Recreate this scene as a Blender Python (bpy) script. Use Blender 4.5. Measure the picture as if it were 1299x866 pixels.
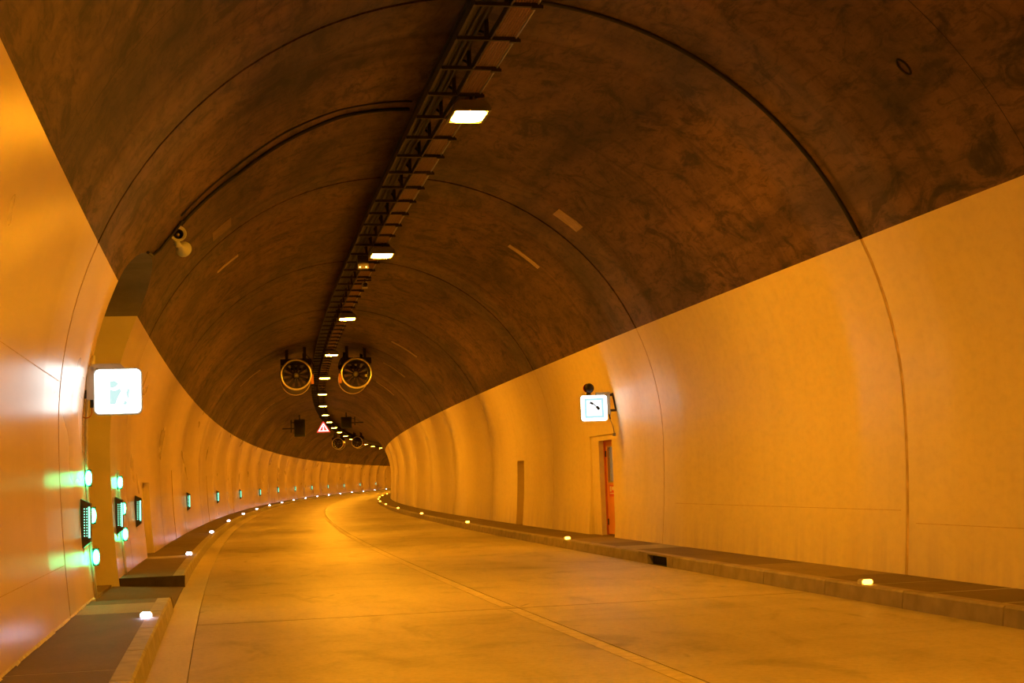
import bpy, bmesh, math, random
from mathutils import Matrix, Vector
from math import sin, cos, pi, sqrt, asin

random.seed(7)
for o in list(bpy.data.objects):
    bpy.data.objects.remove(o)
C = bpy.context.scene.collection

# ------------------------------------------------------------------ camera, world, exposure
CAM_POS = (-3.43888, 0.0, 1.38773)
YAW, PITCH, ROLL = 0.20993, 0.10051, -0.00109
F_PX = 1871.36
cam_data = bpy.data.cameras.new('camera')
cam_data.sensor_width = 36.0
cam_data.lens = F_PX * 36.0 / 1299.0
cam_data.clip_start = 0.1
cam_data.clip_end = 1000
cam = bpy.data.objects.new('camera', cam_data)
C.objects.link(cam)
_F = Vector((sin(YAW) * cos(PITCH), cos(YAW) * cos(PITCH), sin(PITCH)))
_R = Vector((cos(YAW), -sin(YAW), 0))
_U = Vector((-sin(YAW) * sin(PITCH), -cos(YAW) * sin(PITCH), cos(PITCH)))
_R2 = _R * cos(ROLL) + _U * sin(ROLL)
_U2 = -_R * sin(ROLL) + _U * cos(ROLL)
M = Matrix.Identity(4)
for i in range(3):
    M[i][0] = _R2[i]; M[i][1] = _U2[i]; M[i][2] = -_F[i]; M[i][3] = CAM_POS[i]
cam.matrix_world = M
bpy.context.scene.camera = cam

world = bpy.data.worlds.new('world')
bpy.context.scene.world = world
world.use_nodes = True
world.node_tree.nodes['Background'].inputs[0].default_value = (0.002, 0.0012, 0.0006, 1)
world.node_tree.nodes['Background'].inputs[1].default_value = 1.0

vs = bpy.context.scene.view_settings
vs.view_transform = 'Standard'
vs.look = 'None'
vs.gamma = 1.0
vs.use_curve_mapping = False
vs.exposure = 0.0

SODIUM = (1.0, 0.355, 0.010)      # colour of the lamps
LAMP_STRENGTH = 670.0
WHITE_LED = (0.78, 0.74, 1.0)
AMBER_LED = (1.0, 0.38, 0.03)
GREEN_LED = (0.03, 1.0, 0.30)

# ------------------------------------------------------------------ the tunnel's path and section
K0, K1, K2, G0, G1, E = 0.00105, -0.00021, 0.0001, -8e-5, 0.00234, -0.03611
CH, HP, R, Q = 2.25321, 4.31001, 5.0, 0.02603
RS, RD = 16.823, 10.43537
S_MIN, S_MAX = -45.0, 335.0
DS = 0.25
_N = int((S_MAX - S_MIN) / DS) + 1
_S = [S_MIN + i * DS for i in range(_N)]
_th = [0.0] * _N; _x = [0.0] * _N; _y = [0.0] * _N
def _k(s): return K0 + K1 * s / 100 + K2 * min(max(s, 0), 200) ** 2 / 1e4
for i in range(1, _N):
    _th[i] = _th[i - 1] - (_k(_S[i]) + _k(_S[i - 1])) / 2 * DS
_i0 = int(-S_MIN / DS); _t0 = _th[_i0]
for i in range(_N): _th[i] -= _t0
for i in range(1, _N):
    _x[i] = _x[i - 1] - (sin(_th[i]) + sin(_th[i - 1])) / 2 * DS
    _y[i] = _y[i - 1] + (cos(_th[i]) + cos(_th[i - 1])) / 2 * DS
_xx, _yy = _x[_i0], _y[_i0]
for i in range(_N): _x[i] -= _xx; _y[i] -= _yy

def path(s):
    t = (s - S_MIN) / DS
    i = max(0, min(_N - 2, int(t))); f = t - i
    return _x[i] + (_x[i + 1] - _x[i]) * f, _y[i] + (_y[i + 1] - _y[i]) * f, _th[i] + (_th[i + 1] - _th[i]) * f

def W(s, n, h):
    """s metres along the tunnel, n metres to the left of its centre line, h metres above the road"""
    x, y, t = path(s)
    nn, hh = n - E * h, h + E * n
    return Vector((x - cos(t) * nn, y - sin(t) * nn, G0 * s + G1 * s * s / 100 + hh))

def frame(s, n, h):
    """local x to the right, y along the tunnel, z up"""
    o = W(s, n, h)
    T = (W(s + 1, n, h) - W(s - 1, n, h)).normalized()
    X = (W(s, n - 1, h) - o).normalized()
    Z = X.cross(T).normalized(); X = T.cross(Z).normalized()
    m = Matrix.Identity(4)
    for i in range(3):
        m[i][0] = X[i]; m[i][1] = T[i]; m[i][2] = Z[i]; m[i][3] = o[i]
    return m

def wall_n(h):
    return sqrt(max(R * R - (h - CH) ** 2, 0)) if h > CH else R - Q * (h - CH) ** 2

# ------------------------------------------------------------------ materials
MATS = {}
def new_mat(name):
    m = bpy.data.materials.new(name); m.use_nodes = True
    nt = m.node_tree
    return m, nt, nt.nodes['Principled BSDF'], nt.nodes, nt.links

def simple(name, col, rough=0.6, metal=0.0, vary=0.15, scale=6.0, bump=0.0):
    m, nt, b, N, L = new_mat(name)
    tc = N.new('ShaderNodeTexCoord'); no = N.new('ShaderNodeTexNoise')
    no.inputs['Scale'].default_value = scale; no.inputs['Detail'].default_value = 4
    L.new(tc.outputs['Object'], no.inputs['Vector'])
    cr = N.new('ShaderNodeValToRGB')
    cr.color_ramp.elements[0].position = 0.3; cr.color_ramp.elements[1].position = 0.7
    cr.color_ramp.elements[0].color = tuple(c * (1 - vary) for c in col) + (1,)
    cr.color_ramp.elements[1].color = tuple(min(1, c * (1 + vary)) for c in col) + (1,)
    L.new(no.outputs['Fac'], cr.inputs[0]); L.new(cr.outputs[0], b.inputs['Base Color'])
    b.inputs['Roughness'].default_value = rough; b.inputs['Metallic'].default_value = metal
    if bump:
        bp = N.new('ShaderNodeBump'); bp.inputs['Strength'].default_value = bump; bp.inputs['Distance'].default_value = 0.01
        L.new(no.outputs['Fac'], bp.inputs['Height']); L.new(bp.outputs[0], b.inputs['Normal'])
    MATS[name] = m
    return m

def glow(name, col, strength):
    m, nt, b, N, L = new_mat(name)
    b.inputs['Base Color'].default_value = (0.05, 0.05, 0.05, 1)
    b.inputs['Emission Color'].default_value = (*col, 1)
    b.inputs['Emission Strength'].default_value = strength
    MATS[name] = m
    return m

class G:
    """small node-graph helper"""
    def __init__(s, N, L): s.N, s.L = N, L
    def noise(s, vec, scale, detail=5, rough=0.55, dist=0.0):
        n = s.N.new('ShaderNodeTexNoise'); n.inputs['Scale'].default_value = scale
        n.inputs['Detail'].default_value = detail; n.inputs['Roughness'].default_value = rough
        n.inputs['Distortion'].default_value = dist
        s.L.new(vec, n.inputs['Vector']); return n.outputs['Fac']
    def map(s, vec, sc, loc=(0, 0, 0)):
        n = s.N.new('ShaderNodeMapping'); n.inputs['Scale'].default_value = sc; n.inputs['Location'].default_value = loc
        s.L.new(vec, n.inputs['Vector']); return n.outputs[0]
    def ramp(s, fac, stops):
        n = s.N.new('ShaderNodeValToRGB'); e = n.color_ramp.elements
        while len(e) < len(stops): e.new(0.5)
        for k, (p, c) in enumerate(stops):
            e[k].position = p
            e[k].color = (c, c, c, 1) if not isinstance(c, tuple) else (*c, 1)
        s.L.new(fac, n.inputs[0]); return n.outputs[0]
    def mul(s, a, b, f=1.0):
        n = s.N.new('ShaderNodeMix'); n.data_type = 'RGBA'; n.blend_type = 'MULTIPLY'
        n.inputs[0].default_value = f; s.L.new(a, n.inputs[6]); s.L.new(b, n.inputs[7]); return n.outputs[2]
    def mix(s, a, b, fac):
        n = s.N.new('ShaderNodeMix'); n.data_type = 'RGBA'
        s.L.new(fac, n.inputs[0]); s.L.new(a, n.inputs[6]); s.L.new(b, n.inputs[7]); return n.outputs[2]
    def rgb(s, c):
        n = s.N.new('ShaderNodeRGB'); n.outputs[0].default_value = (*c, 1); return n.outputs[0]
    def bump(s, h, strength, dist, b):
        n = s.N.new('ShaderNodeBump'); n.inputs['Strength'].default_value = strength; n.inputs['Distance'].default_value = dist
        s.L.new(h, n.inputs['Height']); s.L.new(n.outputs[0], b.inputs['Normal'])

def uvmat(name):
    m, nt, b, N, L = new_mat(name)
    u = N.new('ShaderNodeUVMap'); u.uv_map = 'UVMap'
    MATS[name] = m
    return m, b, G(N, L), u.outputs[0]

# raw, sooty vault concrete
m, b, g, uv = uvmat('vault_concrete')
blot = g.noise(g.map(uv, (0.22, 0.45, 1)), 1.0, 6, 0.6, 0.6)
ring = g.noise(g.map(uv, (1.6, 0.12, 1), (3, 9, 0)), 1.0, 5, 0.65, 0.3)
along = g.noise(g.map(uv, (0.10, 1.5, 1), (13, 2, 0)), 1.0, 4, 0.6, 0.2)
fine = g.noise(g.map(uv, (6, 6, 1)), 1.0, 8, 0.7)
mid = g.noise(g.map(uv, (0.9, 1.6, 1), (31, 7, 0)), 1.0, 9, 0.68, 1.4)
grit = g.noise(g.map(uv, (2.6, 9.0, 1), (1, 17, 0)), 1.0, 7, 0.7, 0.8)
c = g.ramp(blot, [(0.33, (0.062, 0.034, 0.024)), (0.47, (0.150, 0.083, 0.055)), (0.66, (0.210, 0.118, 0.074))])
c = g.mul(c, g.ramp(mid, [(0.38, 0.25), (0.46, 0.80), (0.54, 1.0)]), 1.0)
c = g.mul(c, g.ramp(ring, [(0.34, 0.45), (0.48, 0.95), (0.7, 1.0)]), 0.9)
c = g.mul(c, g.ramp(along, [(0.34, 0.55), (0.47, 0.97), (0.7, 1.0)]), 0.8)
c = g.mul(c, g.ramp(grit, [(0.38, 0.45), (0.5, 1.0)]), 0.9)
c = g.mul(c, g.ramp(fine, [(0.36, 0.7), (0.55, 1.0)]), 0.8)
# sooty bands along the ring joints
sq = g.N.new('ShaderNodeSeparateXYZ'); g.L.new(uv, sq.inputs[0])
def mth(op, a, v):
    n = g.N.new('ShaderNodeMath'); n.operation = op; g.L.new(a, n.inputs[0]); n.inputs[1].default_value = v; return n.outputs[0]
fr = mth('FRACT', mth('DIVIDE', mth('SUBTRACT', sq.outputs[0], RS - 20 * RD), RD), 0)
band = g.ramp(fr, [(0.0, 0.50), (0.035, 0.72), (0.12, 1.0), (0.90, 1.0), (0.97, 0.80), (1.0, 0.65)])
c = g.mix(c, g.mul(c, band), g.ramp(along, [(0.4, 1.0), (0.62, 0.25)]))
# dark scuffs just above the edge of the paint
sp = g.N.new('ShaderNodeSeparateXYZ'); g.L.new(uv, sp.inputs[0])
v0 = R * asin((HP - CH) / R)
edge = g.N.new('ShaderNodeMapRange'); g.L.new(sp.outputs[1], edge.inputs[0])
edge.inputs[1].default_value = v0 + .05; edge.inputs[2].default_value = v0 + .35; edge.inputs[3].default_value = 1; edge.inputs[4].default_value = 0
scf = g.ramp(g.noise(g.map(uv, (1.1, 7, 1), (2, 5, 0)), 1.0, 6, 0.7, 0.6), [(0.52, 0.0), (0.60, 0.85)])
ml = g.N.new('ShaderNodeMath'); ml.operation = 'MULTIPLY'; g.L.new(edge.outputs[0], ml.inputs[0]); g.L.new(scf, ml.inputs[1])
c = g.mix(c, g.rgb((0.03, 0.02, 0.015)), ml.outputs[0])
g.L.new(c, b.inputs['Base Color'])
b.inputs['Roughness'].default_value = 0.62
b.inputs['Specular IOR Level'].default_value = 0.35
g.bump(fine, 0.25, 0.006, b)

# cream wall paint, semi gloss
for PAINT, RG0, RG1, SPEC in (('wall_paint', 0.42, 0.56, 0.35), ('wall_paint_glossy', 0.27, 0.31, 0.6)):
    m, b, g, uv = uvmat(PAINT)
    blot = g.noise(g.map(uv, (0.25, 0.35, 1)), 1.0, 5, 0.55, 0.4)
    streak = g.noise(g.map(uv, (2.2 if PAINT == 'wall_paint' else 0.9, 0.25, 1), (5, 1, 0)), 1.0, 5 if PAINT == 'wall_paint' else 2, 0.6)
    fs = 1.0 if PAINT == 'wall_paint' else 0.3
    fine = g.noise(g.map(uv, (5 * fs * fs, 9 * fs, 1)), 1.0, 6 if fs == 1 else 3, 0.6)
    relief = g.noise(g.map(uv, (1.3, 0.5, 1)), 1.0, 2, 0.4)
    kk = 1.0 if PAINT == 'wall_paint' else 0.88  # same paint darkened on the left: weaker lamp light put into its colour
    c = g.ramp(blot, [(0.3, (0.80 * kk, 0.70 * kk * kk, 0.44)), (0.7, (0.86 * kk, 0.765 * kk * kk, 0.50))])
    c = g.mul(c, g.ramp(streak, [(0.3, 0.95), (0.55, 1.0)]), 1.0)
    c = g.mul(c, g.ramp(fine, [(0.3, 0.93), (0.55, 1.0)]), 1.0)
    sep = g.N.new('ShaderNodeSeparateXYZ'); g.L.new(uv, sep.inputs[0])
    hr = g.N.new('ShaderNodeMapRange'); g.L.new(sep.outputs[1], hr.inputs[0])
    hr.inputs[1].default_value = 0.25; hr.inputs[2].default_value = 1.0; hr.inputs[3].default_value = 1.0; hr.inputs[4].default_value = 0.0
    mm = g.N.new('ShaderNodeMath'); mm.operation = 'MULTIPLY'
    g.L.new(hr.outputs[0], mm.inputs[0]); g.L.new(g.ramp(streak, [(0.38, 0.0), (0.62, 0.6)]), mm.inputs[1])
    c = g.mix(c, g.rgb((0.55, 0.47, 0.42)), mm.outputs[0])
    g.L.new(c, b.inputs['Base Color'])
    soft = g.noise(g.map(uv, (0.25, 0.6, 1), (17, 3, 0)), 1.0, 3, 0.5, 0.5)
    rr = g.ramp(soft, [(0.3, RG0), (0.7, RG1)])
    g.L.new(rr, b.inputs['Roughness'])
    b.inputs['Specular IOR Level'].default_value = SPEC
    if PAINT == 'wall_paint': g.bump(relief, 0.05, 0.02, b)

# road concrete
m, b, g, uv = uvmat('road_concrete')
blot = g.noise(g.map(uv, (0.18, 0.35, 1)), 1.0, 6, 0.6, 0.8)
along = g.noise(g.map(uv, (0.06, 1.6, 1), (4, 3, 0)), 1.0, 4, 0.6, 0.3)
across = g.noise(g.map(uv, (1.2, 0.2, 1), (8, 3, 0)), 1.0, 4, 0.6, 0.3)
fine = g.noise(g.map(uv, (14, 14, 1)), 1.0, 8, 0.75)
c = g.ramp(blot, [(0.30, (0.36, 0.31, 0.25)), (0.5, (0.47, 0.41, 0.33)), (0.72, (0.52, 0.46, 0.37))])
c = g.mul(c, g.ramp(along, [(0.3, 0.80), (0.55, 1.0)]), 0.9)
c = g.mul(c, g.ramp(across, [(0.3, 0.82), (0.5, 1.0)]), 0.8)
mid = g.noise(g.map(uv, (0.5, 1.0, 1), (11, 40, 0)), 1.0, 8, 0.65, 1.2)
c = g.mul(c, g.ramp(mid, [(0.34, 0.62), (0.46, 0.92), (0.6, 1.0)]), 0.8)
c = g.mul(c, g.ramp(fine, [(0.34, 0.72), (0.55, 1.0)]), 0.8)
spot = g.noise(g.map(uv, (0.45, 0.9, 1), (21, 5, 0)), 1.0, 3, 0.7, 1.2)
c = g.mul(c, g.ramp(spot, [(0.27, 0.45), (0.33, 1.0)]), 0.8)
g.L.new(c, b.inputs['Base Color'])
g.L.new(g.ramp(along, [(0.3, 0.42), (0.7, 0.55)]), b.inputs['Roughness'])
g.bump(fine, 0.18, 0.006, b)

def ground_mat(name, lo, hi, rough=0.7):
    m, b, g, uv = uvmat(name)
    n1 = g.noise(g.map(uv, (0.8, 1.6, 1)), 1.0, 6, 0.65, 0.5)
    n2 = g.noise(g.map(uv, (22, 22, 1)), 1.0, 6, 0.75)
    c = g.ramp(n1, [(0.3, lo), (0.7, hi)])
    c = g.mul(c, g.ramp(n2, [(0.3, 0.75), (0.65, 1.0)]), 1.0)
    g.L.new(c, b.inputs['Base Color']); b.inputs['Roughness'].default_value = rough
    g.bump(n2, 0.25, 0.006, b)
ground_mat('sidewalk_dark', (0.115, 0.080, 0.058), (0.17, 0.118, 0.085))
ground_mat('sidewalk_mid', (0.18, 0.135, 0.10), (0.25, 0.19, 0.14))
ground_mat('sidewalk_pale', (0.28, 0.26, 0.22), (0.36, 0.33, 0.28))
ground_mat('gutter_concrete', (0.50, 0.44, 0.35), (0.60, 0.53, 0.43), 0.6)
simple('kerb_granite', (0.25, 0.21, 0.18), 0.65, 0, 0.25, 3.0, 0.3)
simple('kerb_pale', (0.34, 0.31, 0.26), 0.65, 0, 0.2, 5.0, 0.3)
simple('lane_paint', (0.50, 0.445, 0.355), 0.6, 0, 0.2, 9.0)
simple('end_face_dark', (0.06, 0.045, 0.035), 0.85, 0, 0.35, 5.0, 0.4)
simple('joint_brown', (0.10, 0.075, 0.055), 0.9, 0, 0.2)
simple('joint_dark', (0.012, 0.010, 0.009), 0.9, 0, 0.2)
simple('joint_paint', (0.60, 0.44, 0.22), 0.7, 0, 0.2)
simple('bare_concrete', (0.19, 0.185, 0.23), 0.8, 0, 0.2, 2.0, 0.3)  # bluish tint puts the signs' cool light into the concrete's colour
simple('jamb_paint', (0.80, 0.74, 0.52), 0.6, 0, 0.06, 2.0)
simple('vault_patch', (0.24, 0.17, 0.10), 0.8, 0, 0.2, 8.0, 0.3)
simple('patch_concrete', (0.46, 0.36, 0.23), 0.8, 0, 0.15, 8.0, 0.3)
simple('seal', (0.62, 0.58, 0.52), 0.8, 0, 0.25, 9.0, 0.4)
simple('dark_steel', (0.035, 0.03, 0.026), 0.55, 0.4, 0.3)
simple('grey_steel', (0.36, 0.36, 0.35), 0.45, 0.5, 0.12)
simple('galvanised', (0.50, 0.48, 0.44), 0.42, 0.6, 0.12, 14)
simple('fan_shell', (0.045, 0.035, 0.028), 0.5, 0.3, 0.2)
simple('fan_blade', (0.07, 0.055, 0.042), 0.4, 0.4, 0.3)
simple('bright_ring', (0.95, 0.88, 0.75), 0.30, 0.8, 0.05)
simple('black_rubber', (0.012, 0.012, 0.012), 0.6, 0, 0.2)
simple('cable_grey', (0.24, 0.14, 0.085), 0.6, 0, 0.15, 20)
simple('horn_grey', (0.62, 0.64, 0.66), 0.5, 0, 0.1)
simple('orange_paint', (0.55, 0.16, 0.03), 0.45, 0, 0.1)
simple('door_orange', (0.72, 0.30, 0.04), 0.35, 0, 0.06)
simple('red_plastic', (0.60, 0.02, 0.015), 0.3, 0, 0.05)
simple('red_dark', (0.30, 0.01, 0.01), 0.4, 0, 0.05)
simple('olive_housing', (0.06, 0.06, 0.035), 0.45, 0.3, 0.2)
simple('pipe_pale', (0.62, 0.60, 0.55), 0.45, 0.1, 0.1)
simple('sign_housing', (0.45, 0.46, 0.42), 0.45, 0.3, 0.08)
simple('label_white', (0.8, 0.78, 0.75), 0.5, 0, 0.03)
simple('black_mark', (0.01, 0.012, 0.012), 0.6, 0, 0.02)
simple('lamp_housing', (0.20, 0.18, 0.15), 0.5, 0.3, 0.1)
glass, nt, gb, N_, L_ = new_mat('door_glass')
gb.inputs['Base Color'].default_value = (0.62, 0.70, 0.66, 1); gb.inputs['Roughness'].default_value = 0.08
gb.inputs['Transmission Weight'].default_value = 0.6
MATS['door_glass'] = glass
glow('sodium_glass', SODIUM, LAMP_STRENGTH)
glow('white_stud', WHITE_LED, 30.0)
glow('amber_stud', AMBER_LED, 16.0)
glow('green_lamp', GREEN_LED, 32.0)
glow('green_dots', (0.25, 1.0, 0.62), 3.0)
glow('exit_white', (0.86, 1.0, 0.98), 5.5)
glow('exit_teal', (0.62, 0.93, 0.90), 1.0)
glow('phone_white', (0.9, 0.97, 1.0), 10.0)
glow('phone_field', (0.9, 0.97, 1.0), 1.5)
glow('phone_cyan', (0.50, 0.88, 0.95), 1.0)
glow('warn_red', (1.0, 0.03, 0.03), 2.2)
glow('warn_white', (1.0, 0.80, 0.80), 2.2)
glow('status_light', (1.0, 0.55, 0.2), 3.0)
glow('pane_backglow', (0.75, 0.85, 0.75), 0.55)  # emission for the sheet behind the door pane, not a lamp

# ------------------------------------------------------------------ mesh helpers
class MB:
    def __init__(self): self.v = []; self.f = []; self.uv = {}; self.sm = []
    def quad(self, a, b, c, d, uvs=None, smooth=False):
        i = len(self.v); self.v += [a, b, c, d]; self.f.append((i, i + 1, i + 2, i + 3)); self.sm.append(smooth)
        if uvs: self.uv[len(self.f) - 1] = uvs
    def box(self, x0, x1, y0, y1, z0, z1):
        i = len(self.v)
        self.v += [(x, y, z) for z in (z0, z1) for y in (y0, y1) for x in (x0, x1)]
        for q in ((0, 2, 3, 1), (4, 5, 7, 6), (0, 1, 5, 4), (2, 6, 7, 3), (0, 4, 6, 2), (1, 3, 7, 5)):
            self.f.append(tuple(i + k for k in q)); self.sm.append(False)
    def tube(self, pts, r, seg=8, closed=False, cap=True):
        pts = [Vector(p) for p in pts]; n = len(pts); base = len(self.v)
        up = None
        for k, p in enumerate(pts):
            if closed: d = pts[(k + 1) % n] - pts[k - 1]
            else: d = pts[min(k + 1, n - 1)] - pts[max(k - 1, 0)]
            d.normalize()
            if up is None:
                up = Vector((0, 0, 1)) if abs(d.z) < 0.9 else Vector((1, 0, 0))
            a = d.cross(up).normalized(); b2 = a.cross(d).normalized(); up = b2
            rr = r[k] if isinstance(r, (list, tuple)) else r
            for j in range(seg):
                t = 2 * pi * j / seg
                self.v.append(tuple(p + a * (cos(t) * rr) + b2 * (sin(t) * rr)))
        for k in range(n if closed else n - 1):
            k2 = (k + 1) % n
            for j in range(seg):
                j2 = (j + 1) % seg
                self.f.append((base + k * seg + j, base + k2 * seg + j, base + k2 * seg + j2, base + k * seg + j2)); self.sm.append(True)
        if cap and not closed:
            self.f.append(tuple(base + j for j in range(seg))); self.sm.append(False)
            self.f.append(tuple(base + (n - 1) * seg + j for j in reversed(range(seg)))); self.sm.append(False)
    def lathe(self, prof, seg=24, axis='y', cx=0, cz=0, cy=0, smooth=True):
        """prof: (distance along axis, radius)"""
        base = len(self.v)
        for (t, r) in prof:
            for j in range(seg):
                a = 2 * pi * j / seg
                if axis == 'y': self.v.append((cx + r * cos(a), cy + t, cz + r * sin(a)))
                else: self.v.append((cx + r * cos(a), cy + r * sin(a), cz + t))
        for k in range(len(prof) - 1):
            for j in range(seg):
                j2 = (j + 1) % seg
                self.f.append((base + k * seg + j, base + k * seg + j2, base + (k + 1) * seg + j2, base + (k + 1) * seg + j)); self.sm.append(smooth)
    def prism(self, poly, y0, y1):
        """poly in (x, z), extruded along y"""
        i = len(self.v); n = len(poly)
        self.v += [(x, y0, z) for x, z in poly] + [(x, y1, z) for x, z in poly]
        self.f.append(tuple(i + k for k in range(n))); self.sm.append(False)
        self.f.append(tuple(i + n + k for k in reversed(range(n)))); self.sm.append(False)
        for k in range(n):
            k2 = (k + 1) % n
            self.f.append((i + k, i + n + k, i + n + k2, i + k2)); self.sm.append(False)
    def build(self, name, mat, parent=None, matrix=None, weld=False):
        me = bpy.data.meshes.new(name)
        me.from_pydata([tuple(p) for p in self.v], [], self.f)
        me.polygons.foreach_set('use_smooth', self.sm)
        if self.uv:
            ul = me.uv_layers.new(name='UVMap')
            for fi, uvs in self.uv.items():
                for k, li in enumerate(me.polygons[fi].loop_indices): ul.data[li].uv = uvs[k]
        if weld:
            bm = bmesh.new(); bm.from_mesh(me); bmesh.ops.remove_doubles(bm, verts=bm.verts, dist=0.0005)
            bm.to_mesh(me); bm.free()
        me.materials.append(MATS[mat]); me.update()
        o = bpy.data.objects.new(name, me); C.objects.link(o)
        if parent: o.parent = parent
        if matrix is not None: o.matrix_local = matrix
        return o

def fix_normals(o):
    bm = bmesh.new(); bm.from_mesh(o.data); bmesh.ops.recalc_face_normals(bm, faces=bm.faces); bm.to_mesh(o.data); bm.free()

def structure(name, label=None):
    o = bpy.data.objects.new(name, None); C.objects.link(o); o['kind'] = 'structure'
    o.empty_display_size = 0.2
    if label: o['label'] = label
    return o

def thing(name, label, cat, mat=None, group=None):
    o = bpy.data.objects.new(name, None); C.objects.link(o)
    o.empty_display_size = 0.2
    if mat is not None: o.matrix_world = mat
    o['label'] = label; o['category'] = cat
    if group: o['group'] = group
    return o

def copy_tree(o, parent=None):
    c = o.copy(); C.objects.link(c)
    if parent: c.parent = parent; c.matrix_parent_inverse = o.matrix_parent_inverse.copy()
    for ch in [x for x in KIDS.get(o.name, [])]: KIDS.setdefault(c.name, []).append(copy_tree(ch, c))
    return c
KIDS = {}
def kid(parent, o):
    KIDS.setdefault(parent.name, []).append(o); return o

def rrect(w, h, r, seg=5, cx=0, cz=0):
    p = []
    for (sx, sz, a0) in ((1, 1, 0), (-1, 1, pi / 2), (-1, -1, pi), (1, -1, 3 * pi / 2)):
        for k in range(seg + 1):
            a = a0 + pi / 2 * k / seg
            p.append((cx + sx * (w / 2 - r) + r * cos(a), cz + sz * (h / 2 - r) + r * sin(a)))
    return p

ORD = ['nearest', 'second', 'third', 'fourth', 'fifth', 'sixth', 'seventh', 'eighth', 'ninth', 'tenth', 'eleventh', 'twelfth',
       'thirteenth', 'fourteenth', 'fifteenth', 'sixteenth', 'seventeenth', 'eighteenth', 'nineteenth', 'twentieth']
def nth(k): return ORD[k] + (' from the camera' if k else '')

# ------------------------------------------------------------------ lining: wall_left, wall_right, ceiling
wall_left = structure('wall_left'); wall_right = structure('wall_right'); ceiling = structure('ceiling')
GAP = 0.022
def gap(k): return 0.040 if k == 0 else GAP
A_P = asin((HP - CH) / R)
# openings: side, s0, s1, h0, h1
OP_S0, OP_S1, OP_H = 19.93, 23.97, 4.93
OPENINGS = {1: [(OP_S0, OP_S1, -0.2, HP), (31.30, 33.6, 0.0, 1.72)],
            -1: [(30.95, 33.37, 0.0, 2.42), (42.05, 43.2, 0.0, 2.03)]}
for k in range(1, 12):
    OPENINGS[-1].append((42.05 + 60 * k, 43.2 + 60 * k, 0.0, 2.03)) if 42 + 60 * k < 300 else None

def arch_h(s):
    t = (s - (OP_S0 + OP_S1) / 2) / ((OP_S1 - OP_S0) / 2)
    return HP + (OP_H - HP) * sqrt(max(0, 1 - t * t))

def inside(side, s, h):
    for (a, b2, c0, c1) in OPENINGS[side]:
        if a < s < b2 and c0 < h < c1: return True
    return False

def lin(a, b2, n): return [a + (b2 - a) * k / n for k in range(n + 1)]

def wall_seg(side, s0, s1, parent):
    ss = set(round(x, 4) for x in lin(s0, s1, 7)); hs = set(round(x, 4) for x in lin(-0.12, HP, 17))
    for (a, b2, c0, c1) in OPENINGS[side]:
        if b2 > s0 and a < s1:
            ss = {x for x in ss if min(abs(x - a), abs(x - b2)) > 0.12 or x in (round(s0, 4), round(s1, 4))}
            ss |= {a, b2}
            if c1 < HP:
                hs = {x for x in hs if abs(x - c1) > 0.1 or x == round(HP, 4)} | {c1}
    ss = sorted(ss); hs = sorted(hs)
    mb = MB()
    for i in range(len(ss) - 1):
        for j in range(len(hs) - 1):
            sa, sb, ha, hb = ss[i], ss[i + 1], hs[j], hs[j + 1]
            if inside(side, (sa + sb) / 2, (ha + hb) / 2): continue
            mb.quad(W(sa, side * wall_n(ha), ha), W(sb, side * wall_n(ha), ha), W(sb, side * wall_n(hb), hb), W(sa, side * wall_n(hb), hb),
                    [(sa, ha), (sb, ha), (sb, hb), (sa, hb)], True)
    for sx in (s0, s1):
        for j in range(len(hs) - 1):
            ha, hb = hs[j], hs[j + 1]
            if inside(side, sx, (ha + hb) / 2): continue
            mb.quad(W(sx, side * wall_n(ha), ha), W(sx, side * (wall_n(ha) + 0.06), ha), W(sx, side * (wall_n(hb) + 0.06), hb), W(sx, side * wall_n(hb), hb),
                    [(sx, ha), (sx + .06, ha), (sx + .06, hb), (sx, hb)])
    return mb.build('lining_segment', 'wall_paint_glossy' if side == 1 else 'wall_paint', parent, weld=True)

def vault_seg(s0, s1, parent):
    has_op = s0 < OP_S0 < s1
    ss = lin(s0, s1, 7)
    if has_op:
        ss = sorted([x for x in ss if not (OP_S0 - 0.15 < x < OP_S1 + 0.15)] +
                    [(OP_S0 + OP_S1) / 2 - cos(pi * k / 28) * (OP_S1 - OP_S0) / 2 for k in range(29)])
    na = 44; mb = MB()
    def ang(s, j):
        a0 = A_P
        if has_op and OP_S0 <= s <= OP_S1: a0 = asin((arch_h(s) - CH) / R)
        if j < 8: return a0 + (A_P + 0.42 - a0) * j / 8
        return A_P + 0.42 + (pi - 2 * A_P - 0.42) * (j - 8) / (na - 8)
    def P(s, a, r=R): return W(s, r * cos(a), CH + r * sin(a))
    for i in range(len(ss) - 1):
        sa, sb = ss[i], ss[i + 1]
        for j in range(na):
            a1, a2, b1, b2 = ang(sa, j), ang(sa, j + 1), ang(sb, j), ang(sb, j + 1)
            mb.quad(P(sa, a1), P(sb, b1), P(sb, b2), P(sa, a2), [(sa, R * a1), (sb, R * b1), (sb, R * b2), (sa, R * a2)], True)
    for sx in (s0, s1):
        for j in range(na):
            a1, a2 = ang(sx, j), ang(sx, j + 1)
            mb.quad(P(sx, a1), P(sx, a1, R + .07), P(sx, a2, R + .07), P(sx, a2), [(sx, R * a1), (sx, R * a1), (sx, R * a2), (sx, R * a2)])
    return mb.build('lining_segment', 'vault_concrete', parent, weld=True)

rings = list(range(-5, 30))
for k in rings:
    s0, s1 = RS + RD * k + gap(k), RS + RD * (k + 1) - gap(k + 1)
    wall_seg(1, s0, s1, wall_left); wall_seg(-1, s0, s1, wall_right); vault_seg(RS + RD * k + 0.042, RS + RD * (k + 1) - 0.042, ceiling)
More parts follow.
